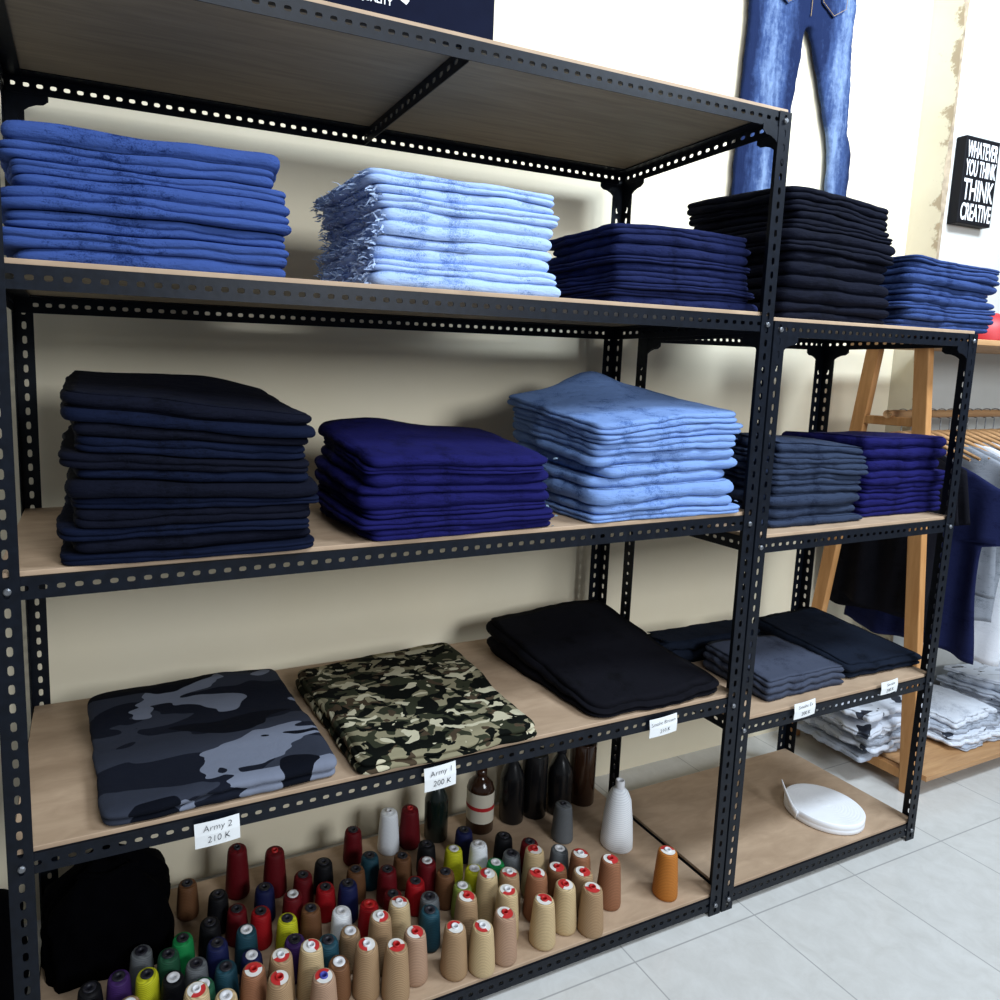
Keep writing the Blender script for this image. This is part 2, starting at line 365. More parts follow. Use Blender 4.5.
stack('folded_jeans',.108,.515,-.004,.36,z3,1.354,12,[D_black2,D_black],6,'folded blue-black jeans in a tall uneven pile','blue-black jeans pile',tilt=(-.10,.08),taper=.004,jit=.009,amp=.004,curl=.018,curlx=.06)
stack('folded_jeans',.605,1.048,-.004,.33,z3,1.250,8,D_ind2,7,'folded deep indigo jeans on the middle board','deep indigo jeans pile',tilt=(-.02,.12),taper=.018,jit=.010,amp=.004,frayside='R',fraymat=M_frayd,frayn=10,fl_=.010,curl=.018,curlx=-.1)
stack('folded_jeans',1.14,1.574,.002,.37,z3,1.330,9,D_light2,8,'folded light-wash blue jeans in a tall pile','light-wash jeans pile',tilt=(.05,.12),taper=.006,jit=.013,amp=.006,frayside='R',fraymat=M_fray,frayn=10,edge=.006,fl_=.010,curl=.045,curlx=.05)
stack('folded_jeans',1.75,2.105,.045,.22,zs2,1.232,8,D_grey,9,'folded grey-navy jeans beside the deep blue pile','grey-navy jeans pile',tilt=(-.05,.08),taper=.004,jit=.006)
stack('folded_jeans',1.70,2.05,.26,.39,zs2,1.235,8,D_ind2,10,'folded deep blue jeans behind the grey-navy pile','back deep blue jeans pile',jit=.005)
stack('folded_jeans',2.140,2.500,.062,.35,zs2,1.235,7,D_ind2,11,'folded deep blue jeans at the end of the board','deep blue jeans pile',taper=.002,jit=.005)
C_grey=camo('camo_grey',[((.008,.010,.018),0,0),((.030,.035,.052),.50,3.1),((.17,.19,.25),.575,7.7),((.003,.004,.008),.61,12.3)],4.8,(1,2.3,1),.3)
C_army=camo('camo_army',[((.030,.033,.019),0,0),((.24,.215,.135),.51,5.2),((.06,.042,.026),.60,9.9),((.003,.004,.003),.53,1.3),((.52,.48,.34),.60,22.3)],19,(1,1.3,1),.8)
D_soft=denim('soft_black_cloth',(.002,.002,.003),(.005,.005,.008),bump=.25)
D_slate=denim('slate_cloth',(.026,.031,.050),(.055,.065,.098),bump=.3)
D_navyb=denim('navy_black_cloth',(.003,.005,.010),(.008,.012,.023),bump=.4)
D_bag=plain('bag_cloth',(.0012,.0012,.002),.95,0,.2,30,.2,spec=.03)
def cloth(q,zb,t,seed,mat,label,lobes,am=.004,ty=0,tx=0,group=None,dome=0,edge=.004,nexp=22,name='folded_trousers',cat='folded trousers',pe=.42):
    rg=random.Random(seed); p=[rg.uniform(0,6.28) for _ in range(6)]
    xc=sum(c[0] for c in q)/4; yc=sum(c[1] for c in q)/4
    def ht(x,y):
        u,v=x-xc,y-yc
        return zb+t+tx*u+ty*v+am*(math.sin(11*u+3*v+p[0])+math.sin(13*v-4*u+p[1])+.5*math.sin(25*u+9*v+p[2])+.4*math.sin(31*v+p[3]))*.5+dome*(1-(u/.22)**2)*(1-(v/.25)**2)
    o=folded(name,q,lambda x,y:zb+.0004,ht,seed,mat,lobes=lobes,edge=edge,bulge=.5,nt_=176,nexp=nexp,pe=pe); tag(o,label,cat,group); return o
cloth([(.138,.004),(.575,.006),(.550,.46),(.118,.43)],z4,.041,21,C_grey,'folded grey and black camouflage trousers',2,.009,ty=.05)
cloth([(.605,-.008),(1.022,-.004),(1.036,.45),(.596,.44)],z4,.041,22,C_army,'folded green and tan camouflage trousers',2,.007,ty=.03)
cloth([(1.180,.004),(1.590,.004),(1.590,.50),(1.16,.49)],z4,.058,23,D_soft,'folded soft black trousers with puffy folds',2,.008,ty=.14,dome=.012,nexp=12,edge=.005,pe=.5)
cloth([(1.68,.31),(2.08,.31),(2.08,.40),(1.68,.40)],zs3,.080,24,D_navyb,'folded blue-black trousers at the back of the board',2,.006,nexp=8)
cloth([(1.79,.042),(2.105,.042),(2.09,.27),(1.80,.28)],zs3,.066,25,D_slate,'folded slate grey trousers in front of darker pair',3,.004,ty=.08)
cloth([(2.14,.055),(2.470,.055),(2.436,.395),(2.15,.395)],zs3,.060,26,D_navyb,'folded navy-black trousers at the board end',2,.005,ty=.12)
# ------------------------------------------------------------ text
def text(name,body,size,mat,loc,parent=None,rot=(math.pi/2,0,0),align='LEFT',shear=0,off=0,sx=1,ext=.0003):
    cu=bpy.data.curves.new('tmp','FONT'); cu.body=body; cu.size=size; cu.align_x=align; cu.shear=shear; cu.offset=off; cu.extrude=ext
    ob=bpy.data.objects.new('tmp',cu); COL.objects.link(ob); bpy.context.view_layer.update()
    dg=bpy.context.evaluated_depsgraph_get(); me=bpy.data.meshes.new_from_object(ob.evaluated_get(dg))
    bpy.data.objects.remove(ob); o=bpy.data.objects.new(name,me); COL.objects.link(o); me.materials.clear(); me.materials.append(mat)
    o.location=loc; o.rotation_euler=rot; o.scale=(sx,1,1)
    if parent: o.parent=parent
    return o
def price(x,z,w,h,lines,rotz,label,size=.0170):
    V=[];F=[];nx=6
    for i in range(nx+1):
        u=i/nx; y=-.006-.002*math.sin(math.pi*u)
        V+=[(w*(u-.5),y,-h/2),(w*(u-.5),y-.002,0),(w*(u-.5),y,h/2)]
    for i in range(nx):
        for k in range(2): a=i*3+k; F.append((a,a+3,a+4,a+1))
    o=mesh('price_tag',V,F,M_paper,(x,0,z)); solid(o,.0006); o.rotation_euler=(0,rotz,0)
    tag(o,label,'price tag','price tags on the board edges')
    n=len(lines); rg=random.Random(int(x*100))
    for i,l in enumerate(lines):
        t=text('lettering',l,size,M_ink,(rg.uniform(-.003,.003),-.0105,h*(.5-(i+.78)/n*.9)),o,align='CENTER',shear=.12,off=-.0004)
        t.rotation_euler=(math.pi/2,rg.uniform(-.07,.03),0)
price(.333,.570,.080,.048,['Army 2','210 K'],math.radians(-2),'white handwritten price tag under grey camouflage trousers')
price(.782,.576,.072,.052,['Army 1','200 K'],math.radians(-3),'white handwritten price tag under green camouflage trousers')
price(1.377,.574,.084,.046,['Smoke Brown','210 K'],math.radians(-3),'white handwritten price tag under soft black trousers',.013)
price(1.872,.527,.080,.044,['Smoke Ev','200 K'],math.radians(-3),'white handwritten price tag under slate grey trousers',.014)
price(2.222,.532,.072,.038,['Smoke','200 K'],math.radians(-3),'white handwritten price tag under navy-black trousers',.013)
# ------------------------------------------------------------ thread cones
cols=dict(tan=(.36,.23,.125),bei=(.54,.40,.22),pin=(.40,.25,.165),bro=(.16,.07,.03),org=(.46,.16,.025),cof=(.28,.12,.06),red=(.34,.006,.010),dre=(.13,.004,.008),yel=(.58,.58,.02),gre=(.012,.26,.07),dgr=(.015,.08,.04),gry=(.13,.14,.15),whi=(.84,.87,.92),nav=(.010,.014,.07),tea=(.015,.06,.085),pur=(.05,.018,.11),blk=(.006,.006,.008),lgn=(.24,.30,.06))
TM={k:threadmat('thread_'+k,c,.9 if k=='whi' else .68,.12 if k=='whi' else .35) for k,c in cols.items()}
cname=dict(tan='tan',bei='beige',pin='pinkish tan',bro='dark brown',org='burnt orange',cof='reddish brown',red='red',dre='dark red',yel='yellow',gre='green',dgr='dark green',gry='grey',whi='white',nav='navy',tea='teal',pur='purple',blk='black',lgn='olive green')
M_coreW=plain('core_white',(.72,.72,.74),.5); M_coreR=plain('core_red',(.45,.01,.01),.5); M_coreD=plain('core_dark',(.012,.012,.02),.5); M_coreB=plain('core_blue',(.05,.06,.35),.5)
M_lab=plain('label_red',(.50,.02,.02),.6); M_labw=plain('label_white',(.72,.70,.66),.6)
def mkmesh(nm,prof,seg=32):
    V,F=lathe(prof,seg); me=bpy.data.meshes.new(nm); me.from_pydata(V,[],F); me.update(); me.polygons.foreach_set('use_smooth',[True]*len(F)); return me
def sector(nm,r0,r1,z):
    V=[];F=[]; n=24
    for k in range(n+1):
        a=2*math.pi*k/n; V+=[(r0*math.cos(a),r0*math.sin(a),z+.0005),(r1*math.cos(a),r1*math.sin(a),z)]
    for k in range(n): F.append((2*k,2*k+1,2*k+3,2*k+2))
    me=bpy.data.meshes.new(nm); me.from_pydata(V,[],F); me.materials.append(M_lab); me.materials.append(M_labw)
    me.polygons.foreach_set('material_index',[0 if k<11 else 1 for k in range(n)]); me.update(); return me
profL=[(.0,.0),(.0285,.0),(.0305,.003),(.0312,.010),(.0290,.05),(.0254,.098),(.0240,.111),(.0226,.1160),(.0200,.1185),(.008,.1188)]
profS=[(.0,.0),(.023,.0),(.0265,.005),(.0270,.015),(.0255,.045),(.0234,.072),(.0222,.082),(.0200,.0868),(.0175,.0880),(.008,.0882)]
profX=[(.0,.0),(.0285,.0),(.0305,.003),(.0300,.02),(.0270,.06),(.0225,.096),(.0165,.110),(.0110,.116),(.008,.117)]
def core(h): return [(.0085,.0),(.0085,h),(.0075,h+.001),(.0055,h),(.0052,h-.006),(.005,h-.03),(0,h-.03)]
baseL=mkmesh('thread',profL); baseS=mkmesh('thread',profS); baseX=mkmesh('thread',profX); coreL=mkmesh('core_tube',core(.1225),18); coreX=mkmesh('core_tube',core(.132),18); labL=sector('label',.0088,.0178,.1193)
coreS=mkmesh('core_tube',[(.0085,0),(.0085,.0885),(.0130,.0888),(.0135,.0898),(.0125,.0910),(.006,.0912),(.0055,.086),(.005,.07),(0,.07)],20)
BM=dict(S=(baseS,coreS),L=(baseL,coreL),X=(baseX,coreX))
meshc={}
def getm(base,key,mat):
    if key not in meshc:
        me=base.copy(); me.materials.clear(); me.materials.append(mat); meshc[key]=me
    return meshc[key]
cones=[
(.42,.10,'L','cof','R'),(.46,.045,'L','tan','R'),(.49,.11,'L','tan','W'),(.545,.10,'L','bei','W'),(.55,.035,'L','pin','B'),(.61,.08,'S','bro','W'),
(.30,.09,'L','bei','W'),(.18,.14,'S','tan','W'),(.22,.19,'S','yel','D'),(.16,.21,'S','pur','D'),(.21,.26,'S','gry','D'),(.27,.17,'S','blk','W'),
(.29,.30,'S','gre','D'),(.27,.235,'S','dgr','D'),(.315,.19,'S','gry','D'),(.36,.15,'S','tea','D'),(.43,.17,'S','nav','W'),(.36,.29,'S','blk','D'),
(.315,.43,'S','bro','D'),(.455,.46,'L','dre','D'),(.545,.43,'L','dre','R'),(.425,.31,'S','dre','D'),(.475,.28,'S','red','D'),(.555,.29,'S','dre','W'),
(.645,.30,'S','red','D'),(.525,.23,'S','yel','D'),(.585,.245,'S','bro','D'),(.525,.165,'S','pur','D'),(.65,.21,'S','whi','W'),(.715,.20,'S','red','R'),
(.645,.145,'S','tan','W'),(.595,.135,'S','tea','D'),(.71,.12,'L','tan','W'),(.77,.15,'L','bei','W'),(.785,.22,'S','dre','D'),(.855,.24,'S','red','D'),
(.77,.46,'S','dre','D'),(.88,.47,'L','whi','W'),(.945,.48,'L','dre','R'),(.91,.27,'S','dre','W'),(.995,.30,'S','yel','W'),(1.065,.29,'S','whi','W'),
(1.005,.21,'S','yel','W'),(1.075,.22,'S','gre','W'),(.955,.18,'S','lgn','W'),(1.005,.145,'L','bei','W'),(1.07,.15,'L','tan','W'),(.84,.13,'S','tea','D'),
(.865,.18,'S','gry','D'),(.93,.235,'S','bro','D'),(1.02,.09,'L','bei','W'),(.92,.10,'L','tan','R'),(1.165,.18,'L','bei','R'),(1.13,.115,'L','cof','R'),
(1.19,.12,'L','bro','R'),(1.28,.14,'L','cof','W'),(1.13,.23,'S','gry','D'),(1.26,.20,'S','gry','W'),(1.37,.33,'L','gry','D'),(.685,.28,'S','nav','D'),
(.64,.07,'L','tan','W'),(.70,.045,'L','tan','R'),(.77,.065,'L','pin','R'),(.86,.045,'L','tan','W'),(.925,.03,'L','bei','W'),(.985,.04,'L','pin','R'),
(1.095,.04,'L','bei','R'),(1.175,.055,'L','bei','R'),(1.225,.03,'L','tan','R'),(1.325,.08,'L','cof','R'),(1.485,.05,'L','org','W'),(1.50,.25,'X','whi','W'),
(.37,.09,'S','bei','W'),(.12,.15,'S','nav','D'),(.25,.10,'S','tea','D'),(.36,.215,'S','nav','D'),(.43,.225,'S','tea','W'),(.73,.33,'S','bro','D'),(.80,.29,'S','dre','D'),(.86,.33,'S','bro','D'),(1.24,.07,'L','tan','R'),
(.39,.36,'S','blk','D'),(.50,.35,'S','nav','D'),(.60,.36,'S','dre','D'),(.66,.38,'S','blk','D'),(.94,.35,'S','blk','D'),(1.06,.36,'S','nav','D'),(1.15,.30,'S','blk','D'),(.78,.36,'S','tea','D'),(1.20,.25,'S','dre','D'),(.20,.09,'S','lgn','W'),(.11,.21,'S','blk','D'),(.33,.13,'S','dgr','W')]
pos=[[c[0],c[1]] for c in cones]; rad=[{'L':.0315,'S':.0274,'X':.0455}[c[2]] for c in cones]
for it in range(500):
    mv=False
    for i in range(len(pos)):
        for j in range(i+1,len(pos)):
            dx=pos[j][0]-pos[i][0]; dy=pos[j][1]-pos[i][1]; d=math.hypot(dx,dy); mn=rad[i]+rad[j]+.0008
            if d<mn:
                mv=True; d=max(d,1e-4); s=(mn-d)/2/d; pos[i][0]-=dx*s;pos[i][1]-=dy*s;pos[j][0]+=dx*s;pos[j][1]+=dy*s
    for i,p in enumerate(pos):
        p[0]=min(max(p[0],.045+rad[i]),1.59-rad[i]); p[1]=min(max(p[1],.008+rad[i]*.6),.50-rad[i])
        if p[0]<.30+rad[i] and p[1]>.295-rad[i]:
            if cones[i][3]=='bro': p[0]=max(p[0],.30+rad[i])
            else: p[1]=min(p[1],.295-rad[i])
    if not mv: break
coreM=dict(W=M_coreW,R=M_coreR,D=M_coreD,B=M_coreB)
tmpl={}
rz_=random.Random(8)
for i,(x,y,t,c,k) in enumerate(cones):
    E=empty('thread_cone',(pos[i][0],pos[i][1],z5+.0002))
    tag(E,('large ' if t=='X' else '')+cname[c]+' sewing thread wound on a '+{'W':'white','R':'red','D':'dark','B':'blue'}[k]+' core','thread cone','thread cones on the bottom board')
    key=(t,c,k)
    if key not in tmpl:
        a=bpy.data.objects.new('thread',getm(BM[t][0],(t,c),TM[c])); a['label']=cname[c]+' wound thread'
        b=bpy.data.objects.new('core_tube',getm(BM[t][1],(t,'core',k),coreM[k]))
        l=[a,b]
        if t=='L' and c not in('whi','dre','gry'): l.append(bpy.data.objects.new('label_disc',labL))
        tmpl[key]=l; src=l
    else: src=[o.copy() for o in tmpl[key]]
    for o in src:
        o.parent=E; COL.objects.link(o)
    E.rotation_euler=(0,0,(i*1.7)%6.28)
    hv=1.5 if t=='X' else rz_.uniform(.88,1.06); s_=1.46 if t=='X' else 1.0
    E.scale=(s_,s_,hv)
# ------------------------------------------------------------ bottles and dark items
M_glass=plain('brown_glass',(.03,.012,.006),.12); M_dark=plain('dark_bottle',(.006,.006,.007),.25,spec=.3); M_liq=plain('dark_green_bottle',(.006,.012,.01),.2)
M_blab=plain('bottle_label',(.62,.57,.46),.6); M_red=plain('red_paint',(.45,.015,.02),.5)
def bottle(x,y,r,h,mat,capm,label,lab=False,neck=.35):
    hn=h*(1-neck); prof=[(0,0),(r*.92,0),(r,r*.1),(r,hn-r*.4),(r*.9,hn),(r*.55,hn+h*neck*.35),(r*.34,hn+h*neck*.55),(r*.34,h*.94),(0,h*.94)]
    E=empty('bottle',(x,y,z5+.0002)); tag(E,label,'bottle','bottles at the back of the bottom board')
    V,F=lathe(prof,28); mesh('bottle_body',V,F,mat,(0,0,0),E,True)
    V,F=lathe([(r*.40,h*.88),(r*.42,h*.9),(r*.42,h),(0,h)],20); mesh('cap',V,F,capm,(0,0,0),E,True)
    if lab:
        V,F=lathe([(r*1.015,hn*.25),(r*1.015,hn*.88)],28); mesh('label',V,F,M_blab,(0,0,0),E,True)
        V,F=lathe([(r*1.03,hn*.52),(r*1.03,hn*.60)],28); mesh('label_stripe',V[:],F,M_red,(0,0,0),E,True)
bottle(1.17,.46,.040,.190,M_glass,M_glass,'brown glass bottle with a cream and red label',True,neck=.25)
bottle(1.28,.46,.036,.23,M_dark,M_black,'dark glass bottle with a black cap')
bottle(1.03,.47,.034,.20,M_liq,M_black,'dark green glass bottle with a black cap')
bottle(1.44,.44,.038,.22,M_dark,M_black,'dark glass bottle with a black cap')
def can(x,y,r,h,mat,label):
    V,F=lathe([(0,0),(r*.95,0),(r,.004),(r,h-.012),(r*.96,h-.008),(r*.96,h-.002),(r*.92,h),(r*.88,h-.004),(0,h-.004)],30)
    o=mesh('canister',V,F,mat,(x,y,z5+.0002),None,True); tag(o,label,'canister','canisters at the back of the bottom board')
can(1.36,.46,.038,.20,M_dark,'black cylindrical canister with a flat lid')
can(1.54,.46,.040,.20,M_glass,'dark brown cylindrical canister with a flat lid')
def bag(x0,x1,y0,y1,z,h,label,seed):
    rg=random.Random(seed); V=[];F=[];n=64;mrows=22; xc,yc=(x0+x1)/2,(y0+y1)/2; hx,hy=(x1-x0)/2,(y1-y0)/2
    p=[rg.uniform(0,6.28) for _ in range(8)]
    V.append((0,0,0))
    for i in range(1,mrows+1):
        t=i/mrows; zz=h*(t**.8); s=(1-max(0,t-.45)**2*2.2)
        if i==1: zz=0
        for k in range(n):
            a=2*math.pi*k/n; cs,sn=math.cos(a),math.sin(a); r=1/(abs(cs)**5+abs(sn)**5)**.2
            r*=s*(1+.045*math.sin(3*a+p[0]+4*t)+.035*math.sin(7*a+p[1]-5*t)+.03*math.sin(13*a+9*t+p[4])+.015*math.sin(21*a-14*t))*.89
            V.append((hx*r*cs,hy*r*sn,zz+(.025*math.sin(2*a+p[2])+.012*math.sin(5*a+p[5]))*t*t))
    V.append((0,0,h*.97))
    for k in range(n): F.append((0,1+(k+1)%n,1+k))
    for i in range(mrows-1):
        for k in range(n):
            k2=(k+1)%n; F.append((1+i*n+k,1+i*n+k2,1+(i+1)*n+k2,1+(i+1)*n+k))
    for k in range(n): F.append((len(V)-1,1+(mrows-1)*n+k,1+(mrows-1)*n+(k+1)%n))
    E=empty('bag',(xc,yc,z)); tag(E,label,'bag')
    mesh('bag_body',V,F,D_bag,(0,0,0),E,True)
    pth=[(-hx*.4,-hy*.2,h*.92),(-hx*.35,-hy*.5,h*1.04),(0,-hy*.65,h*1.02),(hx*.35,-hy*.5,h*1.04),(hx*.4,-hy*.2,h*.92)]
    mesh('handle',*tube(pth,.007),D_bag,(0,0,0),E,True)
bag(.002,.298,.292,.500,z5+.0002,.225,'slouching black cloth bag on the bottom board',5)
bag(-.42,-.012,.06,.52,.0002,.33,'black cloth bag on the floor beside the rack',6)
# ------------------------------------------------------------ white tape roll
E=empty('tape_roll',(2.20,.125,zs4+.0003)); tag(E,'flat round white roll of elastic tape with loose end','tape roll')
prof=[(0,0),(.104,0),(.107,.003),(.107,.014),(.1062,.0155),(.107,.017),(.107,.031),(.105,.033)]
r=.100
while r>.012: prof+=[(r+.002,.0335),(r,.0328),(r-.002,.0335)]; r-=.008
prof+=[(.004,.033),(0,.033)]
mesh('wound_tape',*lathe(prof,64),M_white,(0,0,0),E,True)
V=[];F=[]
for i in range(18):
    t=i/17; a=math.radians(175-30*t); rr=.109+.012*t*t; x=rr*math.cos(a); y=rr*math.sin(a); z=.002+.075*t**1.4
    V+=[(x,y,z),(x-.010*t-.004,y-.006,z+.030-.006*t)]
for i in range(17): F.append((2*i,2*i+2,2*i+3,2*i+1))
solid(mesh('loose_end',V,F,M_white,(0,0,0),E,True),.0025)
# ------------------------------------------------------------ hanging jeans on wall
JX=2.405
def legs():
    def loft(path,seg=40):
        V=[];F=[]
        for (x,z,hw_,hy) in path:
            for k in range(seg):
                a=2*math.pi*k/seg; V.append((x+hw_*math.copysign(abs(math.cos(a))**.7,math.cos(a)),hy*math.copysign(abs(math.sin(a))**.5,math.sin(a)),z))
        for i in range(len(path)-1):
            for k in range(seg):
                k2=(k+1)%seg; F.append((i*seg+k,(i+1)*seg+k,(i+1)*seg+k2,i*seg+k2))
        F.append(tuple(range(seg))); F.append(tuple((len(path)-1)*seg+k for k in reversed(range(seg))))
        return V,F
    L=loft([(2.30,2.72,.132,.014),(2.308,2.56,.128,.014),(2.295,2.4,.122,.013),(2.283,2.25,.117,.012),(2.278,2.0,.112,.012),(2.27,1.80,.110,.012)])
    R=loft([(2.56,2.72,.115,.014),(2.568,2.56,.106,.014),(2.600,2.45,.085,.014),(2.625,2.34,.066,.014),(2.640,2.27,.054,.013),(2.668,2.20,.056,.014),(2.672,2.0,.054,.013),(2.68,1.82,.054,.013)])
    H=loft([(2.435,2.98,.20,.015),(2.435,2.85,.225,.016),(2.435,2.72,.238,.017),(2.44,2.57,.228,.014)])
    return joinvf([L,R,H])
D_hang,nt,b=newmat('denim_washed'); b.inputs['Roughness'].default_value=.9; b.inputs['Specular IOR Level'].default_value=.1
tc=N(nt,'ShaderNodeTexCoord')
sp_=N(nt,'ShaderNodeSeparateXYZ'); nt.links.new(tc.outputs['Object'],sp_.inputs[0])
s1=N(nt,'ShaderNodeMath',operation='SUBTRACT'); s1.inputs[1].default_value=.015; nt.links.new(sp_.outputs['X'],s1.inputs[0])
s2=N(nt,'ShaderNodeMath',operation='ABSOLUTE'); nt.links.new(s1.outputs[0],s2.inputs[0])
s3=N(nt,'ShaderNodeMath',operation='SUBTRACT'); s3.inputs[1].default_value=.165; nt.links.new(s2.outputs[0],s3.inputs[0])
s4=N(nt,'ShaderNodeMath',operation='ABSOLUTE'); nt.links.new(s3.outputs[0],s4.inputs[0])
s5=N(nt,'ShaderNodeMapRange'); s5.inputs['From Min'].default_value=0; s5.inputs['From Max'].default_value=.10; s5.inputs['To Min'].default_value=.32; s5.inputs['To Max'].default_value=-.04; s5.clamp=False; nt.links.new(s4.outputs[0],s5.inputs['Value'])
mp=N(nt,'ShaderNodeMapping'); mp.inputs['Scale'].default_value=(2.6,1,.6); nt.links.new(tc.outputs['Object'],mp.inputs['Vector'])
n=N(nt,'ShaderNodeTexNoise',Scale=7.0,Detail=9.0,Roughness=.68); nt.links.new(mp.outputs[0],n.inputs['Vector'])
n4=N(nt,'ShaderNodeTexNoise',Scale=60.0,Detail=6.0,Roughness=.7); nt.links.new(tc.outputs['Object'],n4.inputs['Vector'])
mm=N(nt,'ShaderNodeMath',operation='MULTIPLY_ADD'); mm.inputs[1].default_value=.30; nt.links.new(n4.outputs['Fac'],mm.inputs[0])
m0=N(nt,'ShaderNodeMath',operation='MULTIPLY_ADD'); m0.inputs[1].default_value=.75; nt.links.new(n.outputs['Fac'],m0.inputs[0]); nt.links.new(s5.outputs[0],m0.inputs[2]); nt.links.new(m0.outputs[0],mm.inputs[2])
r=ramp(nt,mm.outputs[0],[(.50,(.008,.016,.055)),(.70,(.035,.062,.155)),(.90,(.17,.24,.39))]); nt.links.new(r.outputs[0],b.inputs['Base Color'])
bp=N(nt,'ShaderNodeBump',Strength=.6,Distance=.012); nt.links.new(n.outputs['Fac'],bp.inputs['Height']); nt.links.new(bp.outputs[0],b.inputs['Normal'])
E=empty('hanging_jeans',(JX,.597,1.8)); tag(E,'washed blue denim jeans hanging on the wall','jeans')
V,F=legs(); V=[(v[0]-2.44,v[1],v[2]-1.8) for v in V]
o=mesh('denim_body',V,F,D_hang,(0,0,0),E,True)
rm=o.modifiers.new('r','REMESH'); rm.mode='VOXEL'; rm.voxel_size=.006; rm.use_smooth_shade=True
sm=o.modifiers.new('s','SMOOTH'); sm.iterations=2
tx=bpy.data.textures.new('wrk','CLOUDS'); tx.noise_scale=.05; tx.noise_depth=3
dm=o.modifiers.new('d','DISPLACE'); dm.texture=tx; dm.strength=.009; dm.mid_level=.5
M_st=plain('gold_stitch',(.32,.21,.09),.8)
for px in (-.115,.105):
    pts=[(-.065,.08),(.065,.08),(.062,-.04),(0,-.075),(-.062,-.04)]
    Vp=[(px+a,-.0205,.89+b_) for a,b_ in pts]; po=mesh('back_pocket',Vp,[(0,4,3,2,1)],D_hang,(0,0,0),E); solid(po,.003)
    loop=pts+[pts[0]]; loop=[(px+a*.93,-.0225,.89+b_*.93) for a,b_ in loop]
    mesh('stitching',*tube(loop,.0010,5),M_st,(0,0,0),E)
mesh('seam',*tube([(0,-.018,1.14),(0,-.020,.95),(.0,-.018,.80)],.0012,5),M_st,(0,0,0),E)
box('waistband',-.205,.205,-.018,.018,1.13,1.18,D_hang,E,.006)
mesh('wall_hook',*tube([(0,.02,1.20),(0,.0,1.20),(0,-.0,1.16)],.004),M_bolt,(0,0,0),E)
# ------------------------------------------------------------ poster and sign
M_nav=plain('poster_navy',(.004,.006,.020),.85,0,.1,spec=.1)
p=box('wall_poster',.42,1.20,.600,.619,2.08,2.85,M_nav,None,.002); tag(p,'dark navy wall poster with white lettering','poster')
M_lt=plain('white_print',(.85,.86,.88),.6)
text('lettering','QUALITY',.023,M_lt,(.895,.598,2.329),p,align='RIGHT',off=.0005)
mesh('emblem',[(.910,.598,2.352),(.935,.598,2.340),(.943,.598,2.350),(.943,.598,2.40),(.910,.598,2.40)],[(0,1,2,3,4)],M_lt,(0,0,0),p)
SX0,SX1=3.125,3.335; sc_=(SX0+SX1)/2
E=box('wall_sign',SX0,SX1,.465,.499,1.985,2.295,M_black,None,.003); tag(E,'black canvas wall sign with bold white slogan','sign')
for body,z,size in (('WHATEVER',2.222,.080),('YOU THINK',2.158,.078),('THINK',2.072,.105),('CREATIVE',2.000,.085)):
    t=text('lettering',body,size,M_lt,(sc_,.4635,z),E,align='CENTER',off=.0015)
    bpy.context.view_layer.update(); t.scale[0]=.188/max(.01,t.dimensions.x)
# ------------------------------------------------------------ clothes rack (A-frame)
E=empty('clothes_rack',(2.68,.35,0)); tag(E,'wooden A-frame clothes rack with rail and board shelves','clothes rack')
def beam(name,a,b,wx,wy,mat):
    a=Vector(a);b=Vector(b);t=(b-a).normalized(); u=Vector((1,0,0)) if abs(t.x)<.9 else Vector((0,0,1)); v=t.cross(u).normalized(); u=v.cross(t).normalized()
    V=[]
    for p in (a,b):
        for su,sv in ((-1,-1),(1,-1),(1,1),(-1,1)): V.append(p+u*su*wx/2+v*sv*wy/2-Vector((2.68,.35,0)))
    o=mesh(name,V,[(0,1,2,3),(4,7,6,5),(0,4,5,1),(1,5,6,2),(2,6,7,3),(3,7,4,0)],mat,(0,0,0),E)
    bv=o.modifiers.new('b','BEVEL'); bv.width=.003; bv.segments=2; return o
for fx in (2.68,4.3):
    beam('leg',(fx,.155,0),(fx,.27,1.51),.03,.045,M_pine); beam('leg',(fx,.585,0),(fx,.425,1.51),.03,.045,M_pine)
    beam('rung',(fx,.25,1.262),(fx,.46,1.262),.025,.03,M_pine); beam('rung',(fx,.17,.06),(fx,.58,.06),.025,.035,M_pine)
V,F=tube([(2.66-2.68,0,1.285),(4.32-2.68,0,1.285)],.014,14); mesh('rail',V,F,M_pineh,(0,0,0),E,True)
box('shelf_board',-.03,1.66,-.21,.16,1.515,1.533,M_pineh,E,.002)
box('shelf_board',.018,1.60,-.235,.225,.06,.08,M_pineh,E,.002)
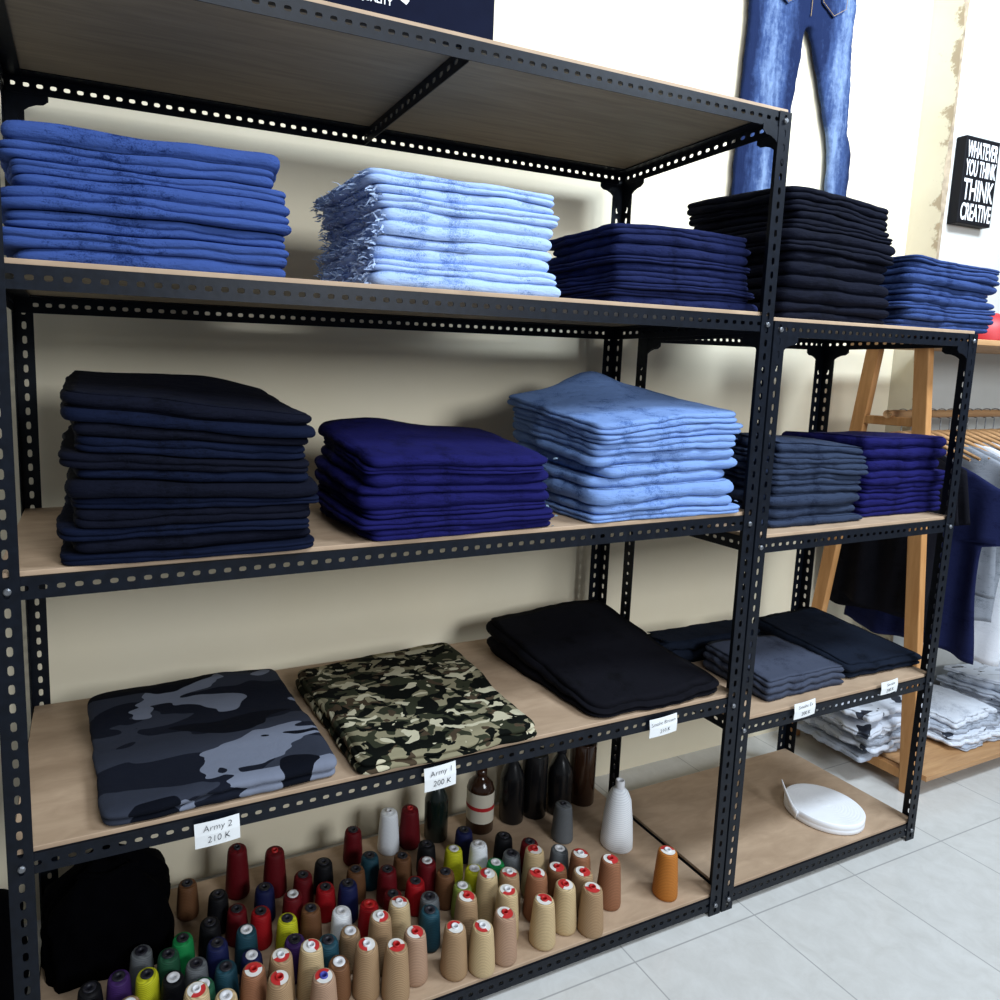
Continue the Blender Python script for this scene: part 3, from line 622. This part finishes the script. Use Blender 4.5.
def shirt(x,mat,label,seed,L=.66,yc=.35,wd=.24,drop=0):
    rg=random.Random(seed); top=1.19-drop; p=[rg.uniform(0,6.28) for _ in range(5)]
    T=empty('hanging_shirt',(x,yc,top)); tag(T,label,'shirt','shirts hanging on the wooden rail')
    rows=[]
    for i in range(41):
        d=L*i/40
        if d<.075: hwid=.07+(wd-.05)*(d/.075)**.8*.9
        elif d<.26: hwid=wd+.015+.035*(d-.075)/.185
        else: hwid=wd-.02+.01*math.sin(d*9+p[3])
        rows.append((d,hwid))
    nx=30; V=[];F=[]
    for s in (-1,1):
        for d,hwd in rows:
            for k in range(nx+1):
                u=k/nx*2-1; yv=u*hwd
                am=.003+.014*min(1,d/.3)
                xo=am*(math.sin(yv*38+p[0]+d*2)+.6*math.sin(yv*70+p[1]-d*3))*.6
                V.append((s*(.010*(1-u*u)**.5+.0015)+xo,yv,-d+(-.02*(1-(yv/.07)**2) if d==0 and abs(yv)<.07 else 0)-.012*min(1,d/.5)*math.sin(yv*20+p[2])))
    n1=len(rows)*(nx+1)
    for i in range(len(rows)-1):
        for k in range(nx):
            a=i*(nx+1)+k; F.append((a,a+1,a+nx+2,a+nx+1)); F.append((n1+a,n1+a+nx+1,n1+a+nx+2,n1+a+1))
        for k in (0,nx):
            a=i*(nx+1)+k; q=(a,a+nx+1,n1+a+nx+1,n1+a); F.append(q if k==0 else q[::-1])
    for k in range(nx):
        a=(len(rows)-1)*(nx+1)+k; F.append((a,a+1,n1+a+1,n1+a)); F.append((k,n1+k,n1+k+1,k+1))
    mesh('shirt_body',V,F,mat,(0,0,0),T,True)
    Hh=empty('clothes_hanger',(x,.35,1.19)); tag(Hh,'orange wooden clothes hanger with a metal hook','clothes hanger','hangers on the wooden rail')
    mesh('hanger_arm',*tube([(0,-.19,-.045),(0,-.10,-.004),(0,-.03,.022),(0,0,.027),(0,.03,.022),(0,.10,-.004),(0,.19,-.045)],[.005,.007,.009,.010,.009,.007,.005]),M_pineh,(0,0,0),Hh,True)
    hk=[(0,0,.03),(0,0,.07)]+[(0,.0175*math.sin(a)-.0,.095-.0175*math.cos(a)+.0) for a in [math.radians(t) for t in range(0,250,25)]]
    mesh('hook',*tube(hk,.0018,6),M_bolt,(0,0,0),Hh,True)
C_blk=denim('tee_black',(.003,.003,.005),(.008,.008,.012),bump=.2); C_nav=denim('tee_navy',(.005,.006,.030),(.012,.016,.060),bump=.2); C_gry=denim('tee_grey',(.14,.16,.19),(.26,.28,.32),bump=.2); C_wht=denim('tee_white',(.62,.66,.72),(.78,.80,.86),bump=.2)
xx=2.745
for i,(m_,l,L,wd_,yc_,dr) in enumerate([(C_blk,'black',.60,.20,.385,0),(C_blk,'black',.64,.20,.385,0),(C_nav,'navy blue',.66,.235,.325,.06),(C_gry,'heather grey',.50,.235,.325,0),(C_gry,'heather grey',.62,.235,.33,0),(C_wht,'white',.76,.235,.325,0),(C_gry,'heather grey',.60,.235,.33,0),(C_wht,'white',.72,.235,.33,0),(C_gry,'heather grey',.66,.23,.33,0),(C_nav,'navy blue',.66,.23,.33,0),(C_blk,'black',.66,.23,.33,0),(C_gry,'heather grey',.66,.23,.33,0)]):
    shirt(xx,m_,l+' short-sleeved shirt hanging on a wooden hanger',60+i,L,wd=wd_,yc=yc_,drop=dr); xx+=.055
M_tee=camo('tee_print',[((.66,.70,.78),0,0),((.48,.51,.58),.60,3.3),((.03,.035,.05),.62,8.8)],12,(1,2.0,1),.3,coat=.5)
M_teeg=denim('tee_bag_grey',(.20,.23,.28),(.44,.48,.56),bump=.9,coat=.6)
M_teew=denim('tee_bag_white',(.48,.52,.60),(.76,.80,.88),bump=.9,coat=.6)
def tees(x0,x1,y0,y1,zt,n,mats,seed,group,zb=.081):
    stack('folded_shirt',x0,x1,y0,y1,zb,zt,n,mats,seed,'folded grey and white shirt in a messy pile',group,'folded shirt',jit=.028,amp=.010,lobes=(1,2),edge=.012,taper=.01,topdrop=.008,nexp=9)
tees(2.575,2.90,.235,.50,.225,6,[M_teeg,M_teew,M_tee],31,'folded shirts on the low board')
o=cloth([(2.54,.23),(2.90,.235),(2.88,.50),(2.56,.49)],.238,.020,33,M_tee,'folded white shirt with a dark print on top',1,.008,name='folded_shirt',cat='folded shirt',group='folded shirts on the low board',edge=.012,nexp=10)
tees(2.97,3.30,.17,.46,.175,5,[M_teeg,M_teew,M_tee],32,'plastic-bagged shirts on the low board')
tees(3.37,3.70,.17,.46,.235,6,[M_teeg,M_teeg,M_tee],34,'plastic-bagged shirts on the low board')
E=empty('cap',(2.99,.27,1.5335)); tag(E,'red baseball cap resting on the wooden rack shelf','cap')
prof=[(.092,0),(.094,.02),(.088,.05),(.068,.082),(.035,.100),(0,.105)]
mesh('crown',*lathe(prof,30),M_red,(0,0,0),E,True)
V=[]
for i in range(13):
    a=math.radians(180+180*i/12); V+=[(.09*math.cos(a),.09*math.sin(a),.004),(.095*math.cos(a),.09*math.sin(a)*1.0-.075*math.sin(math.pi*i/12)**.6,.001+.004)]
F=[(2*i,2*i+2,2*i+3,2*i+1) for i in range(12)]
solid(mesh('brim',V,F,M_red,(0,0,0),E,True),.003)
# ------------------------------------------------------------ lights
def area(name,loc,target,sx,sy,en,col):
    l=bpy.data.lights.new(name,'AREA'); l.shape='RECTANGLE'; l.size=sx; l.size_y=sy; l.energy=en; l.color=col
    o=bpy.data.objects.new(name,l); COL.objects.link(o); o.location=loc
    o.rotation_euler=(Vector(target)-Vector(loc)).to_track_quat('-Z','Y').to_euler(); return o
area('ceiling_light',(2.7,-.9,3.15),(2.6,.3,2.0),1.2,.4,88,(.76,.88,1.0))
area('ceiling_light',(.6,-1.6,3.1),(.6,.4,1.2),1.2,.4,30,(.86,.93,1.0))
area('shop_window',(1.8,-3.5,2.35),(1.2,.5,1.4),1.4,1.0,94,(.88,.94,1.0))
wd=bpy.data.worlds.new('w'); scene.world=wd; wd.use_nodes=True
bg=wd.node_tree.nodes['Background']; bg.inputs[0].default_value=(.82,.90,1.0,1); bg.inputs[1].default_value=.19
# ------------------------------------------------------------ camera
def rx(a): return Matrix.Rotation(a,3,'X')
def rz(a): return Matrix.Rotation(a,3,'Z')
R=(rz(-.4006)@rx(1.4408)@rz(.0203))
cd=bpy.data.cameras.new('camera'); cam=bpy.data.objects.new('camera',cd); COL.objects.link(cam)
cam.matrix_world=Matrix.Translation((.1493,-1.1801,1.396))@R.to_4x4()
cd.sensor_width=36; cd.lens=36*.6952; cd.shift_x=.1145; cd.shift_y=-.0379; cd.clip_start=.02
scene.camera=cam
